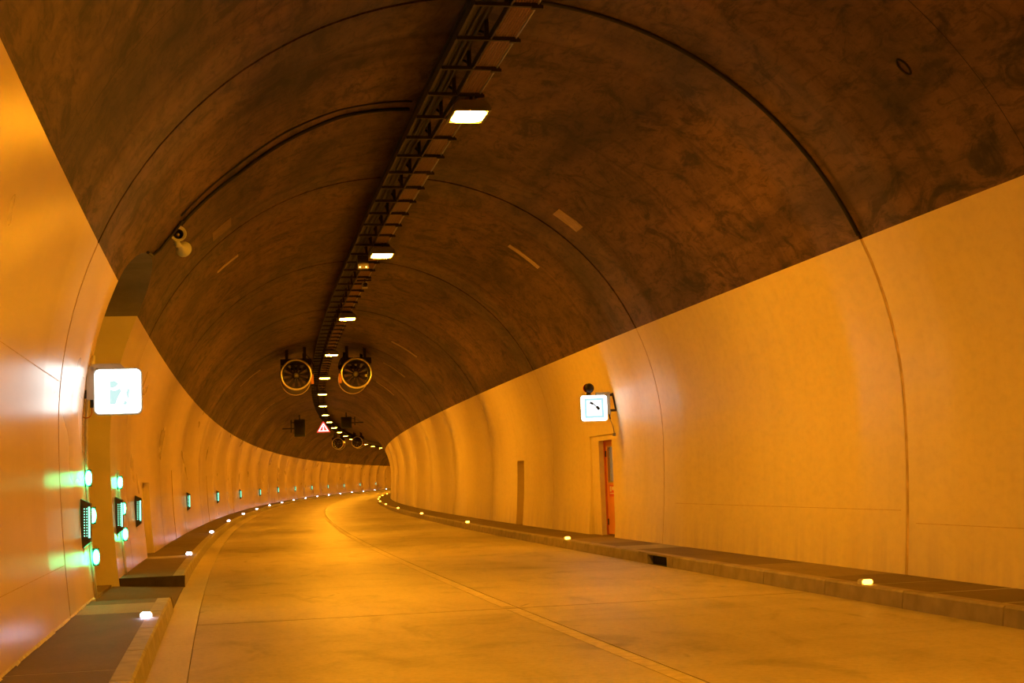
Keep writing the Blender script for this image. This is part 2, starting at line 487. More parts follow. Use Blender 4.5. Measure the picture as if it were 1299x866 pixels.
# joint filler strips sunk between the rings
for k in rings[1:]:
    s = RS + RD * k; w = gap(k) + 0.03
    for side, par in ((1, wall_left), (-1, wall_right)):
        mb = MB(); hs = lin(-0.12, HP, 16)
        for j in range(16):
            ha, hb = hs[j], hs[j + 1]; d = 0.007
            mb.quad(W(s - w, side * (wall_n(ha) + d), ha), W(s + w, side * (wall_n(ha) + d), ha), W(s + w, side * (wall_n(hb) + d), hb), W(s - w, side * (wall_n(hb) + d), hb), smooth=True)
        mb.build('joint_filler', 'joint_paint', par)
    mb = MB(); an = lin(A_P, pi - A_P, 36); w = 0.075
    for j in range(36):
        def P(s_, a, r=R + 0.04): return W(s_, r * cos(a), CH + r * sin(a))
        mb.quad(P(s - w, an[j]), P(s + w, an[j]), P(s + w, an[j + 1]), P(s - w, an[j + 1]), smooth=True)
    mb.build('joint_filler', 'joint_dark', ceiling)

# thick rubber seal standing proud in the nearest joint, right half of the vault
mb = MB()
mb.tube([W(RS, (R - 0.005) * cos(a), CH + (R - 0.005) * sin(a)) for a in lin(1.66, pi - A_P - 0.01, 40)], 0.034, 8)
mb.build('joint_seal', 'black_rubber', ceiling)['label'] = 'thick black rubber seal in the nearest vault joint'

# side passage behind the arched opening on the left
NB = 8.2
mb = MB()
for s in (OP_S0, OP_S1):
    hs = lin(0.0, HP, 12)
    for j in range(12):
        ha, hb = hs[j], hs[j + 1]
        mb.quad(W(s, wall_n(ha), ha), W(s, NB, ha), W(s, NB, hb), W(s, wall_n(hb), hb))
mb.quad(W(OP_S0, NB, 0), W(OP_S1, NB, 0), W(OP_S1, NB, HP), W(OP_S0, NB, HP))
mb.build('passage_wall', 'jamb_paint', wall_left)
mb = MB(); ssx = [(OP_S0 + OP_S1) / 2 - cos(pi * k / 28) * (OP_S1 - OP_S0) / 2 for k in range(29)]
for i in range(28):
    a, b2 = ssx[i], ssx[i + 1]; ha, hb = arch_h(a), arch_h(b2)
    mb.quad(W(a, wall_n(ha), ha), W(b2, wall_n(hb), hb), W(b2, NB, hb), W(a, NB, ha), smooth=True)
    mb.quad(W(a, NB, HP), W(b2, NB, HP), W(b2, NB, hb), W(a, NB, ha))
mb.build('passage_vault', 'bare_concrete', wall_left)

def niche(side, s0, s1, h1, depth_n, parent, mat='wall_paint', h0=0.0, back=True):
    """recess with an upright flat back at n = depth_n"""
    mb = MB(); hs = lin(h0, h1, 8); nb = side * depth_n
    for s in (s0, s1):
        for j in range(8):
            ha, hb = hs[j], hs[j + 1]
            mb.quad(W(s, side * wall_n(ha), ha), W(s, nb, ha), W(s, nb, hb), W(s, side * wall_n(hb), hb), [(s, ha), (s + .5, ha), (s + .5, hb), (s, hb)])
    mb.quad(W(s0, side * wall_n(h1), h1), W(s1, side * wall_n(h1), h1), W(s1, nb, h1), W(s0, nb, h1), [(s0, h1), (s1, h1), (s1, h1 + .5), (s0, h1 + .5)])
    if back:
        mb.quad(W(s0, nb, h0), W(s1, nb, h0), W(s1, nb, h1), W(s0, nb, h1), [(s0, h0), (s1, h0), (s1, h1), (s0, h1)])
    return mb.build('niche_lining', mat, parent)
niche(1, 31.30, 33.6, 1.72, 5.12, wall_left)
for (a, b2, c0, c1) in OPENINGS[-1][1:]: niche(-1, a, b2, c1, 5.6, wall_right)
niche(-1, 30.95, 33.37, 2.42, 5.03, wall_right, back=False)
DS0, DS1, DH = 31.42, 32.66, 2.30
mb = MB()
for (a, b2, c0, c1) in ((30.95, DS0, 0, 2.42), (DS1, 33.37, 0, 2.42), (DS0, DS1, DH, 2.42)):
    mb.quad(W(a, -5.03, c0), W(b2, -5.03, c0), W(b2, -5.03, c1), W(a, -5.03, c1), [(a, c0), (b2, c0), (b2, c1), (a, c1)])
mb.build('niche_lining', 'wall_paint', wall_right)
mb = MB()
for s in (DS0, DS1): mb.quad(W(s, -5.03, 0.1), W(s, -5.5, 0.1), W(s, -5.5, DH), W(s, -5.03, DH))
mb.quad(W(DS0, -5.03, DH), W(DS1, -5.03, DH), W(DS1, -5.5, DH), W(DS0, -5.5, DH))
mb.quad(W(DS0, -5.5, 0.1), W(DS1, -5.5, 0.1), W(DS1, -5.5, DH), W(DS0, -5.5, DH))
mb.build('door_reveal', 'label_white', wall_right)

# bead of pale sealant along the foot of the left wall, fine edge line of paint
mb = MB(); rnd = random.Random(3)
s = 6.0
while s < 19.8:
    ln = rnd.uniform(0.15, 0.9); w = rnd.uniform(0.004, 0.028); w2 = rnd.uniform(0.004, 0.028)
    e = min(s + ln, 19.85)
    n0 = wall_n(0.2)
    mb.quad(W(s, n0 - w, 0.184), W(e, n0 - w2, 0.184), W(e, n0 + .002, 0.21), W(s, n0 + .002, 0.205))
    s = e
o = mb.build('base_sealant', 'seal', wall_left)

# vertical slots (short contraction joints) low on the left wall
for s in (42.7, 84.0, 63.3, 104.6):
    mb = MB(); hs = lin(0.18, 2.1, 6)
    for j in range(6):
        ha, hb = hs[j], hs[j + 1]
        mb.quad(W(s - .03, wall_n(ha) - .012, ha), W(s + .03, wall_n(ha) - .012, ha), W(s + .03, wall_n(hb) - .012, hb), W(s - .03, wall_n(hb) - .012, hb))
        mb.quad(W(s - .03, wall_n(ha) - .012, ha), W(s - .03, wall_n(ha) + .01, ha), W(s - .03, wall_n(hb) + .01, hb), W(s - .03, wall_n(hb) - .012, hb))
    mb.build('cable_cover_strip', 'joint_paint', wall_left)

# repair patches, anchor plates and a ring mark on the vault
def vault_patch(s, a, ls, la, mat, rot=0.0, th=0.012, name='repair_patch'):
    mb = MB(); n = 3
    def P(u, v, r): 
        du = u * cos(rot) - v * sin(rot); dv = u * sin(rot) + v * cos(rot)
        aa = a + dv / R; return W(s + du, (R - r) * cos(aa), CH + (R - r) * sin(aa))
    us = lin(-ls / 2, ls / 2, n); vs_ = lin(-la / 2, la / 2, n)
    for i in range(n):
        for j in range(n): mb.quad(P(us[i], vs_[j], th), P(us[i + 1], vs_[j], th), P(us[i + 1], vs_[j + 1], th), P(us[i], vs_[j + 1], th))
    for i in range(n):
        for v in (vs_[0], vs_[-1]): mb.quad(P(us[i], v, th), P(us[i + 1], v, th), P(us[i + 1], v, -.01), P(us[i], v, -.01))
        for u in (us[0], us[-1]): mb.quad(P(u, vs_[i], th), P(u, vs_[i + 1], th), P(u, vs_[i + 1], -.01), P(u, vs_[i], -.01))
    return mb.build(name, mat, ceiling)
vault_patch(30.4, 0.885, 0.28, 0.55, 'patch_concrete')
vault_patch(27.0 - .9, 0.87, 0.9, 0.42, 'vault_patch', th=0.006)
vault_patch(26.1, 2.225, 0.55, 0.55, 'patch_concrete')
vault_patch(30.4, 2.225, 0.28, 0.80, 'patch_concrete')
for s, a in ((62, 2.2), (72, 2.25), (63, 0.9), (54, 2.15), (88, 0.9)): vault_patch(s, a, 0.3, 1.1, 'patch_concrete')
mb = MB()
mb.tube([W(13.74 + .07 * cos(t), (R - .004) * cos(2.41 + .05 * sin(t) / R * 2), CH + (R - .004) * sin(2.41 + .05 * sin(t) / R * 2)) for t in lin(0, 2 * pi * 15 / 16, 15)], 0.014, 6, closed=True)
mb.build('anchor_ring', 'joint_dark', ceiling)
# thin formwork lines
for side, sa, sb, h_, par in ((1, 9.0, 16.7, .75, wall_left), (-1, 11.5, 16.6, .80, wall_right), (1, 9.0, 16.7, 2.75, wall_left), (-1, 17.0, 26.5, .95, wall_right)):
    mb = MB(); ss = lin(sa, sb, 8)
    for j in range(8):
        ne = lambda q: side * (wall_n(q) - .002)
        mb.quad(W(ss[j], ne(h_), h_), W(ss[j + 1], ne(h_), h_), W(ss[j + 1], ne(h_ + .007), h_ + .007), W(ss[j], ne(h_ + .007), h_ + .007))
    mb.build('formwork_line', 'joint_paint', par)
for (s, a0, a1) in ((12.8, A_P, 1.35), (12.8, 1.9, pi - A_P)):
    mb = MB(); an = lin(a0, a1, 20)
    for j in range(20):
        def P(s_, a, r=R - 0.004): return W(s_, r * cos(a), CH + r * sin(a))
        mb.quad(P(s - .006, an[j]), P(s + .006, an[j]), P(s + .006, an[j + 1]), P(s - .006, an[j + 1]))
    mb.build('formwork_line', 'joint_dark', ceiling)

# ------------------------------------------------------------------ road
road = structure('road')
CEN = -0.15
def slab(s0, s1, na, nb, h, name, mat, parent, depth=0.12, step=2.0, hfun=None, ends=True):
    """a slab following the road, top at h, with rounded-off joints at its ends"""
    n = max(1, int(math.ceil((s1 - s0) / step))); ss = lin(s0, s1, n); mb = MB()
    hf = hfun or (lambda s, n_: h)
    m_ = max(1, int(abs(nb - na) / 1.4)); ns = lin(na, nb, m_)
    for i in range(n):
        a, b2 = ss[i], ss[i + 1]
        for j in range(m_):
            n0, n1 = ns[j], ns[j + 1]
            mb.quad(W(a, n1, hf(a, n1)), W(b2, n1, hf(b2, n1)), W(b2, n0, hf(b2, n0)), W(a, n0, hf(a, n0)), [(a, n1), (b2, n1), (b2, n0), (a, n0)])
        for nn in (na, nb):
            mb.quad(W(a, nn, hf(a, nn) - depth), W(b2, nn, hf(b2, nn) - depth), W(b2, nn, hf(b2, nn)), W(a, nn, hf(a, nn)), [(a, nn), (b2, nn), (b2, nn + .1), (a, nn + .1)])
    if ends:
        for sx in (s0, s1):
            mb.quad(W(sx, na, hf(sx, na) - depth), W(sx, nb, hf(sx, nb) - depth), W(sx, nb, hf(sx, nb)), W(sx, na, hf(sx, na)), [(sx, na), (sx, nb), (sx + .1, nb), (sx + .1, na)])
    return mb.build(name, mat, parent)
cuts = [S_MIN + 0.5, -20, -1.3, 17.2, 35.9, 54.6, 73.3, 92.0, 110.7] + [110.7 + 24 * k for k in range(1, 10)]
J = 0.006
for i in range(len(cuts) - 1):
    for (na, nb) in ((CEN + J, 3.553), (-3.77, CEN - J)):
        slab(cuts[i] + 0.018, cuts[i + 1] - 0.018, na, nb, 0.0, 'road_slab', 'road_concrete', road, step=2.6)
slab(S_MIN + .5, 330, -3.8, 3.9, -0.02, 'joint_bed', 'joint_brown', road, step=6, ends=False)
# pale gutter course along the left kerb
gs = [-40, -20, 0] + [3.0 + 6.05 * k for k in range(0, 14)]
gs += [gs[-1] + 20 * k for k in range(1, 12)]
for i in range(len(gs) - 1):
    slab(gs[i] + .005, min(gs[i + 1] - .005, 330), 3.56, 3.90, 0.004, 'gutter_slab', 'gutter_concrete', road, step=2.6)
# worn marking beside the centre joint
for (a, b2) in ((6, 17.1), (17.4, 35.6), (36.2, 54.4), (54.9, 73.0), (73.6, 120)):
    slab(a, b2, CEN + 0.03, CEN + 0.17, 0.0035, 'worn_lane_marking', 'lane_paint', road, depth=0.003, step=2.6)

# ------------------------------------------------------------------ sidewalks
sw_l = structure('sidewalk'); sw_r = structure('sidewalk')
HK = 0.18
def stone_mesh(length, w, foot, h=HK + .004):
    """kerb stone: local x 0..w away from the road, slightly battered face, worn top edge"""
    prof = [(0, -.12), (0, 0), (foot, h - .02), (foot + .02, h), (w, h), (w, -.12)]
    mb = MB(); L = length / 2 - 0.014
    n = len(prof); mb.v = [(x, -L, z) for x, z in prof] + [(x, L, z) for x, z in prof]
    for k in range(n):
        k2 = (k + 1) % n; mb.f.append((k, k2, n + k2, n + k)); mb.sm.append(False)
    mb.f.append(tuple(reversed(range(n)))); mb.f.append(tuple(range(n, 2 * n))); mb.sm += [False, False]
    return mb
KL_ = 2.06
proto_r = stone_mesh(KL_, 0.17, 0.02).build('kerb_stone', 'kerb_granite', sw_r); fix_normals(proto_r)
pm = proto_r.data
pm_l = stone_mesh(KL_, 0.19, 0.03).build('kerb_stone', 'kerb_pale', sw_l)
fix_normals(pm_l); pml = pm_l.data
first = True
for k in range(-14, 150):
    s = 14.65 + KL_ * k + KL_ / 2
    if s > 326: break
    if k == 4: continue            # the gully inlet stands here
    if first: o = proto_r; first = False
    else: o = proto_r.copy(); C.objects.link(o)
    o.parent = sw_r; o.matrix_local = frame(s, -3.77, 0)
# left stones: mirrored frame (local x must point away from the road)
MIR = Matrix.Diagonal((-1, 1, 1, 1))
bm = bmesh.new(); bm.from_mesh(pml)
for v in bm.verts: v.co.x = -v.co.x
bmesh.ops.recalc_face_normals(bm, faces=bm.faces); bm.to_mesh(pml); bm.free()
first = True
ls_ = [19.25 - KL_ / 2 - KL_ * k for k in range(0, 28)] + [24.02 + KL_ / 2 + KL_ * k for k in range(0, 146)]
for s in ls_:
    if first: o = pm_l; first = False
    else: o = pm_l.copy(); C.objects.link(o)
    o.parent = sw_l; o.matrix_local = frame(s, 3.88, 0)
# tapered end stone before the dropped part
mb = MB()
def T_(s, n, h): return W(s, n, h)
a, b2 = 19.26, 19.85
pts = [T_(a, 3.88, 0), T_(a, 3.91, .184), T_(a, 4.07, .184), T_(a, 4.07, -.02), T_(b2, 3.90, 0.0), T_(b2, 3.92, .02), T_(b2, 4.07, .03), T_(b2, 4.07, -.02)]
mb.v = pts; mb.f = [(0, 1, 5, 4), (1, 2, 6, 5), (2, 3, 7, 6), (4, 5, 6, 7), (0, 3, 2, 1)]; mb.sm = [False] * 5
mb.build('kerb_end_stone', 'kerb_granite', sw_l)
# gully inlet in the right kerb
s = 14.65 + KL_ * 4 + KL_ / 2
g_ = thing('gully_inlet', 'black gully opening set into the right kerb', 'drain', frame(s, -3.77, 0))
mb = MB(); L = KL_ / 2 - .006
mb.box(0.01, .17, -L, L, .155, .184); mb.box(0.0, .17, -L, -0.72, -.1, .156); mb.box(0.0, .17, .42, L, -.1, .156)
mb.build('kerb_inlet_frame', 'kerb_granite', g_)
mb = MB(); mb.box(.10, .17, -.72, .42, -.1, .155); mb.build('inlet_back', 'joint_dark', g_)
mb = MB(); mb.box(0.0, .10, -.72, .42, -.1, -.004); mb.build('inlet_floor', 'joint_dark', g_)

def paving(side, lst, par, na, nb):
    for (a, b2, mat) in lst:
        j_ = .05 if side < 0 and a < 15 else .022
        slab(a + j_, b2 - j_, side * na, side * nb, HK, 'paving_slab', mat, par, step=3, depth=.05)
NW = wall_n(HK) + 0.03
rl = [(-40, -10, 'sidewalk_dark'), (-10, 8.6, 'sidewalk_dark')]
s = 8.6; toned = []
while s < 62:
    e = s + 1.43
    mid = (s + e) / 2
    mat = 'sidewalk_dark'
    if 17.0 < mid < 19.6: mat = 'sidewalk_mid'
    if 25.3 < mid < 26.8: mat = 'sidewalk_pale'
    if 29.2 < mid < 31.9: mat = 'sidewalk_mid'
    if 50 < mid < 51.5: mat = 'sidewalk_mid'
    rl.append((s, e, mat)); s = e
while s < 320:
    rl.append((s, s + 10, 'sidewalk_dark')); s += 10
paving(-1, rl, sw_r, 3.945, NW)
ll = [(-40, 0, 'sidewalk_dark'), (0, 6.35, 'sidewalk_dark'), (6.35, 11.75, 'sidewalk_dark'), (11.75, 17.2, 'sidewalk_dark'), (17.2, 18.6, 'sidewalk_pale'), (18.6, 19.3, 'sidewalk_dark')]
ll += [(24.05, 30.6, 'sidewalk_dark'), (30.6, 31.7, 'sidewalk_pale'), (31.7, 37, 'sidewalk_dark')]
s = 37
while s < 320: ll.append((s, s + 5.4, 'sidewalk_dark')); s += 5.4
paving(1, ll, sw_l, 4.078, NW)
# joint mortar beds
slab(-40, 325, -3.93, -NW, HK - .0015, 'paving_bed', 'sidewalk_pale', sw_r, step=6, ends=False, depth=.01)
slab(-40, 19.3, 4.07, NW, HK - .0015, 'paving_bed', 'sidewalk_pale', sw_l, step=6, ends=False, depth=.01)
slab(24.1, 325, 4.07, NW, HK - .0015, 'paving_bed', 'sidewalk_pale', sw_l, step=6, ends=False, depth=.01)
# pavement floors inside the niches
slab(31.30, 33.6, 4.8, 5.62, HK - .004, 'niche_floor', 'sidewalk_dark', sw_l)
for (a, b2, c0, c1) in OPENINGS[-1]: slab(a, b2, -4.8, -5.62, HK - .004, 'niche_floor', 'sidewalk_dark', sw_r)
# dropped crossing in front of the side passage
def drop_h(s, n):
    low = 0.012 + max(0, n - 3.9) * 0.055
    low = min(low, 0.10)
    if s < 20.35: return max(low, HK + (low - HK) * max(0, (s - 19.3) / 1.05))
    return low
slab(19.3, 20.2, 3.905, NW, 0, 'crossing_slab', 'sidewalk_dark', sw_l, hfun=drop_h, step=.2, ends=False)
slab(20.22, 20.62, 3.905, 4.98, 0, 'crossing_slab', 'sidewalk_mid', sw_l, hfun=drop_h, step=.2)
slab(20.64, 24.03, 3.905, 4.98, 0, 'crossing_slab', 'sidewalk_dark', sw_l, hfun=drop_h, step=1)
slab(19.93, 22.4, 5.0, 8.2, 0, 'passage_slab', 'sidewalk_pale', sw_l, hfun=lambda s, n: .095, step=1)
slab(22.42, 24.0, 5.0, 8.2, 0, 'passage_slab', 'sidewalk_mid', sw_l, hfun=lambda s, n: .095, step=1)
# upstand at the far side of the crossing
mb = MB()
ns = lin(3.88, 5.0, 6) + lin(5.0, 8.2, 2)[1:]
for i in range(len(ns) - 1):
    a, b2 = ns[i], ns[i + 1]
    ha = HK + .006; mb.quad(W(24.0, a, -.02), W(24.0, b2, -.02), W(24.0, b2, ha), W(24.0, a, ha))
    if a < 4.95: mb.quad(W(24.0, a, ha), W(24.0, b2, ha), W(24.08, b2, ha), W(24.08, a, ha))
mb.build('sidewalk_end_face', 'end_face_dark', sw_l)

# ------------------------------------------------------------------ ceiling lamps
LS, LD, LO, LH = 19.46643, 12.32611, -0.1378, 6.4549
lamp = thing('ceiling_lamp', '', 'lamp', None, 'sodium lamps along the crown')
mb = MB()
prof = [(-.25, .02), (-.25, .07), (-.17, .15), (.17, .15), (.25, .07), (.25, .02)]
mb.prism(prof, -.36, .36); o = kid(lamp, mb.build('housing', 'lamp_housing', lamp)); fix_normals(o)
mb = MB(); mb.box(-.26, .26, -.37, -.33, 0.0, .03); mb.box(-.26, .26, .33, .37, 0.0, .03); mb.box(-.26, -.22, -.33, .33, 0, .03); mb.box(.22, .26, -.33, .33, 0, .03)
kid(lamp, mb.build('frame', 'lamp_housing', lamp))
mb = MB(); pl = rrect(.45, .66, .19, 6); n_ = len(pl)
mb.v = [(x, y, .004) for x, y in pl] + [(x, y, .02) for x, y in pl]
mb.f = [tuple(reversed(range(n_))), tuple(range(n_, 2 * n_))] + [(k, (k + 1) % n_, n_ + (k + 1) % n_, n_ + k) for k in range(n_)]; mb.sm = [False] * (n_ + 2)
o = kid(lamp, mb.build('glass', 'sodium_glass', lamp)); fix_normals(o)
for y in (-.25, .25):
    mb = MB(); mb.box(-.02, .02, y - .02, y + .02, .15, .22); kid(lamp, mb.build('bracket', 'dark_steel', lamp))
KL_I = range(-2, 25)
for k in KL_I:
    s = LS + LD * k
    o = lamp if k == -2 else copy_tree(lamp)
    o.matrix_world = frame(s, LO, LH)
    if k < 0: o['label'] = 'orange sodium lamp overhead nearer than the frame reaches, %s one back' % ORD[-k - 1]
    elif k < 17: o['label'] = 'glowing orange sodium lamp at the crown, ' + nth(k)
    else: o['label'] = 'sodium ceiling lamp hidden round the bend, %s past the last visible one' % ORD[k - 16]

# ------------------------------------------------------------------ cable tray along the crown
SEG = 1.25
tray = thing('cable_tray', 'long dark cable tray with grey cables running under the crown', 'cable tray', None)
tray.matrix_world = Matrix.Identity(4)
S0T, S1T = -30, 300
def rail(name, n, h, w, t, mat, s0=S0T, s1=S1T, par=tray):
    mb = MB(); ss = lin(s0, s1, int((s1 - s0) / 4))
    for i in range(len(ss) - 1):
        a, b2 = ss[i], ss[i + 1]
        c4 = lambda s: [W(s, n - w / 2, h - t / 2), W(s, n + w / 2, h - t / 2), W(s, n + w / 2, h + t / 2), W(s, n - w / 2, h + t / 2)]
        A, B = c4(a), c4(b2)
        for k in range(4): mb.quad(A[k], B[k], B[(k + 1) % 4], A[(k + 1) % 4])
    return mb.build(name, mat, par)
rail('side_rail', 0.06, 6.70, 0.02, 0.09, 'dark_steel')
rail('side_rail', -0.245, 6.70, 0.015, 0.05, 'grey_steel')
rail('side_rail', 0.44, 6.74, 0.03, 0.10, 'dark_steel')
rail('side_rail', 0.10, 7.12, 0.04, 0.04, 'dark_steel')
rail('tray_floor', 0.27, 6.90, 0.34, 0.012, 'dark_steel')
for i in range(9):
    n = 0.03 - 0.032 * i
    mb = MB(); mb.tube([W(s, n, 6.705 + 0.004 * sin(i * 3.1)) for s in lin(S0T, 160, 48)], 0.0145, 6)
    mb.build('cable', 'cable_grey', tray)
for i in range(6):
    mb = MB(); mb.tube([W(s, 0.18 + 0.045 * i, 6.82 + 0.03 * (i % 2) + .012 * sin(s * .8 + i)) for s in lin(S0T, 160, 150)], 0.022, 6)
    mb.build('cable', 'black_rubber', tray)
# repeated cross-arm, post and brace sharing one mesh each
mb = MB(); mb.box(-.46, .28, -.022, .022, -.05, -.005); mb.box(.17, .30, -.028, .028, -.07, -.03)
arm = mb.build('cross_arm', 'dark_steel', tray)
mb = MB(); mb.box(-.13, -.08, -.025, .025, -.02, .56); post = mb.build('post', 'dark_steel', tray)
mb = MB(); mb.tube([(-.105, .02, .04), (-.105, SEG - .02, .50)], .018, 6); mb.tube([(-.44, 0, .04), (-.105, 0, .45)], .016, 6)
brace = mb.build('brace', 'dark_steel', tray)
K_ARM = range(-18, 130)
for k in K_ARM:
    s = 22.85 + SEG * k; f = frame(s, 0, 6.70)
    for p in (arm, post, brace):
        if k == K_ARM[0]: o = p
        else: o = p.copy(); C.objects.link(o)
        o.parent = tray; o.matrix_local = f

# ------------------------------------------------------------------ kerb lights
def stud(lensmat, tint):
    t = thing('kerb_light', '', 'kerb light', None)
    mb = MB(); mb.prism([(-.065, 0), (-.065, .035), (-.04, .058), (.04, .058), (.065, .035), (.065, 0)], -.05, .07)
    o = kid(t, mb.build('housing', 'galvanised', t)); fix_normals(o)
    mb = MB(); mb.prism(rrect(.115, .056, .027, 4, 0, .030), -.072, -.0505)
    o = kid(t, mb.build('lens', lensmat, t)); fix_normals(o)
    return t
sl = stud('white_stud', 'white')
for k in range(0, 17):
    o = sl if k == 0 else copy_tree(sl)
    o.matrix_world = frame(16.42127 + 15.31609 * k, 4.07, HK + .003)
    o['label'] = 'bluish white kerb light, %s along the left kerb' % nth(k); o['group'] = 'white lights along the left kerb'
sr = stud('amber_stud', 'amber')
for k in range(0, 13):
    o = sr if k == 0 else copy_tree(sr)
    o.matrix_world = frame(15.74762 + 15.32548 * k, -3.868, HK + .003)
    o['label'] = 'amber kerb light, %s along the right kerb' % nth(k); o['group'] = 'amber lights along the right kerb'

# ------------------------------------------------------------------ green guide lights on the left wall
def led_box(s, label, tall=0.62, conduit=0.35):
    h0 = 0.84
    t = thing('guide_light_box', label, 'guide light', frame(s, wall_n(1.15) - .002, h0), 'green guide light boxes on the left wall')
    # body: wedge-topped box standing off the wall; local x to the right = into the tunnel
    mb = MB(); d = 0.115
    y0, y1 = -.11, .11
    P8 = [(0, y0, 0.0), (d, y0, .09), (d, y0, tall - .06), (0, y0, tall), (0, y1, 0.0), (d, y1, .09), (d, y1, tall - .06), (0, y1, tall)]
    mb.v = P8; mb.f = [(0, 1, 2, 3), (7, 6, 5, 4), (1, 5, 6, 2), (0, 4, 5, 1), (3, 2, 6, 7), (0, 3, 7, 4)]; mb.sm = [False] * 6
    o = kid(t, mb.build('housing', 'olive_housing', t)); fix_normals(o)
    mb = MB()
    for r in range(11):
        for cx in (.045, .075): mb.box(cx - .005, cx + .005, y0 - .006, y0 + .001, .16 + r * .033, .172 + r * .033)
    kid(t, mb.build('led_row', 'green_dots', t))
    mb = MB(); mb.box(.092, .113, y0 - .005, y0 + .001, .14, tall - .10); kid(t, mb.build('led_strip', 'green_dots', t))
    mb = MB(); mb.tube([(.02, 0, .02), (.02 - .03, 0, -conduit)], .014, 8); kid(t, mb.build('conduit', 'pipe_pale', t))
    return t
led_box(19.0, 'green lit guide box at the near edge of the side passage')
led_box(24.55, 'green lit guide box just past the far edge of the side passage')
led_box(29.1, 'green lit guide box on the wall short of the low niche')
sb = led_box(49.8, 'green lit guide box on the left wall, first beyond the low niche')
for k in range(1, 11):
    o = copy_tree(sb); s = 49.8 + 20.45 * k
    o.matrix_world = frame(s, wall_n(1.15), 0.84 if k < 4 else .9)
    o['label'] = 'small green guide light beyond the low niche, %s along the left wall' % ORD[k]

def jamb_lights(s, hs, top, label, dn=0.0):
    t = thing('passage_edge_light', label, 'guide light', frame(s, wall_n(HK), HK), 'green lamps at the passage edges')
    inv = frame(s, wall_n(HK), HK).inverted()
    mb = MB(); mb.tube([inv @ W(s, wall_n(h) - .03, h) for h in lin(HK, top, 10)], .022, 8)
    kid(t, mb.build('conduit', 'pipe_pale', t))
    for h in hs:
        p = inv @ W(s, wall_n(h) - (.055 if h > 1.5 else .085), h)
        mb = MB(); mb.box(p.x - .045, p.x + .03, p.y - .02, p.y + .05, p.z - .11, p.z + .11)
        b_ = mb.build('lamp_body', 'dark_steel', t)
        mb = MB(); mb.lathe([(-.095, .001), (-.085, .022), (-.055, .036), (0, .041), (.055, .036), (.085, .022), (.095, .001)], 12, 'z', p.x, p.z, p.y - .035)
        mb.build('lens', 'green_lamp', b_)
    return t
jamb_lights(19.72, (1.72, 1.24, 0.71), 3.3, 'pale conduit with three green lamps at the near edge of the side passage')
jamb_lights(25.15, (1.69, 1.26, 0.84), 1.9, 'conduit with three green lamps past the far edge of the side passage')

# ------------------------------------------------------------------ lit exit sign (left)
inv = None
def place(t_s, n, h): return frame(t_s, n, h)
ex = thing('exit_sign', 'glowing white square exit sign on a bracket at the passage edge', 'sign', frame(19.6, 4.55, 2.82))
mb = MB(); mb.prism(rrect(.61, .60, .07), -.055, .055); o = mb.build('sign_case', 'sign_housing', ex); fix_normals(o)
mb = MB(); mb.prism(rrect(.575, .565, .06), -.064, -.0555); o = mb.build('sign_face', 'exit_white', ex); fix_normals(o)
mb = MB(); mb.prism(rrect(.575, .565, .06), .0555, .064); o2 = mb.build('sign_back', 'sign_housing', ex); fix_normals(o2)
# running figure and doorway, washed out pale teal
def poly_part(poly, name, mat, parent, y0=-.069, y1=-.0645):
    mb = MB(); mb.prism(poly, y0, y1); o = mb.build(name, mat, parent); fix_normals(o); return o
poly_part([(-.10, -.17), (-.10, .02), (-.03, .01), (.03, .04), (.045, .0), (.0, -.08), (-.03, -.17)], 'pictogram', 'exit_teal', o)
poly_part([(-.10, .05), (-.10, .13), (-.04, .14), (.01, .10), (-.02, .06), (-.06, .045)], 'pictogram', 'exit_teal', o)
poly_part([(.10, -.02), (.13, .04), (.15, .02), (.14, -.08), (.12, -.10)], 'pictogram', 'exit_teal', o)
poly_part([(.06, -.17), (.09, -.11), (.12, -.15), (.10, -.18)], 'pictogram', 'exit_teal', o)
mb = MB(); mb.prism([(-.33, .27), (-.33, .36), (.03, .36), (.09, .30), (-.28, .30), (-.28, .27)], -.05, .05); q = mb.build('top_arm', 'sign_housing', ex); fix_normals(q)
mb = MB(); mb.box(-.39, -.30, -.05, .05, -.10, .33); mb.build('side_case', 'sign_housing', ex)
mb = MB(); mb.box(-.485, -.47, -.05, .05, .22, .40); mb.box(-.485, -.36, -.012, .012, .28, .33)
mb.box(-.505, -.488, -.05, .05, -.16, .04); mb.box(-.495, -.31, -.012, .012, -.08, .03); mb.tube([(-.47, 0, .3), (-.495, 0, -.05)], .012, 6)
mb.build('wall_bracket', 'dark_steel', ex)
mb = MB(); mb.tube([(-.33, 0, -.10), (-.33, 0, -.2)], .022, 8); mb.build('cable_gland', 'black_rubber', ex)
mb = MB(); mb.tube([(-.33 + .0, 0, -.2)] + [(-.40 + .07 * cos(t), 0, -.26 - .07 * sin(t)) for t in lin(0, pi, 8)] + [(-.46, 0, -.15)], .008, 6); mb.build('cable', 'orange_paint', ex)

# ------------------------------------------------------------------ lit phone sign and beacon (right)
ph = thing('phone_sign', 'lit white emergency phone sign on a bracket above the orange door', 'sign', frame(30.6, -4.455, 2.95))
mb = MB(); mb.prism(rrect(.58, .555, .06), -.06, .06); o = mb.build('sign_case', 'sign_housing', ph); fix_normals(o)
def ring_prism(po, pi_, y0, y1, name, mat, parent):
    mb = MB(); n = len(po)
    mb.v = [(x, y0, z) for x, z in po] + [(x, y0, z) for x, z in pi_] + [(x, y1, z) for x, z in po] + [(x, y1, z) for x, z in pi_]
    for k in range(n):
        k2 = (k + 1) % n
        mb.f += [(k, k2, n + k2, n + k), (k, 2 * n + k, 2 * n + k2, k2), (n + k2, 3 * n + k2, 3 * n + k, n + k), (2 * n + k2, 2 * n + k, 3 * n + k, 3 * n + k2)]; mb.sm += [False] * 4
    o = mb.build(name, mat, parent); fix_normals(o); return o
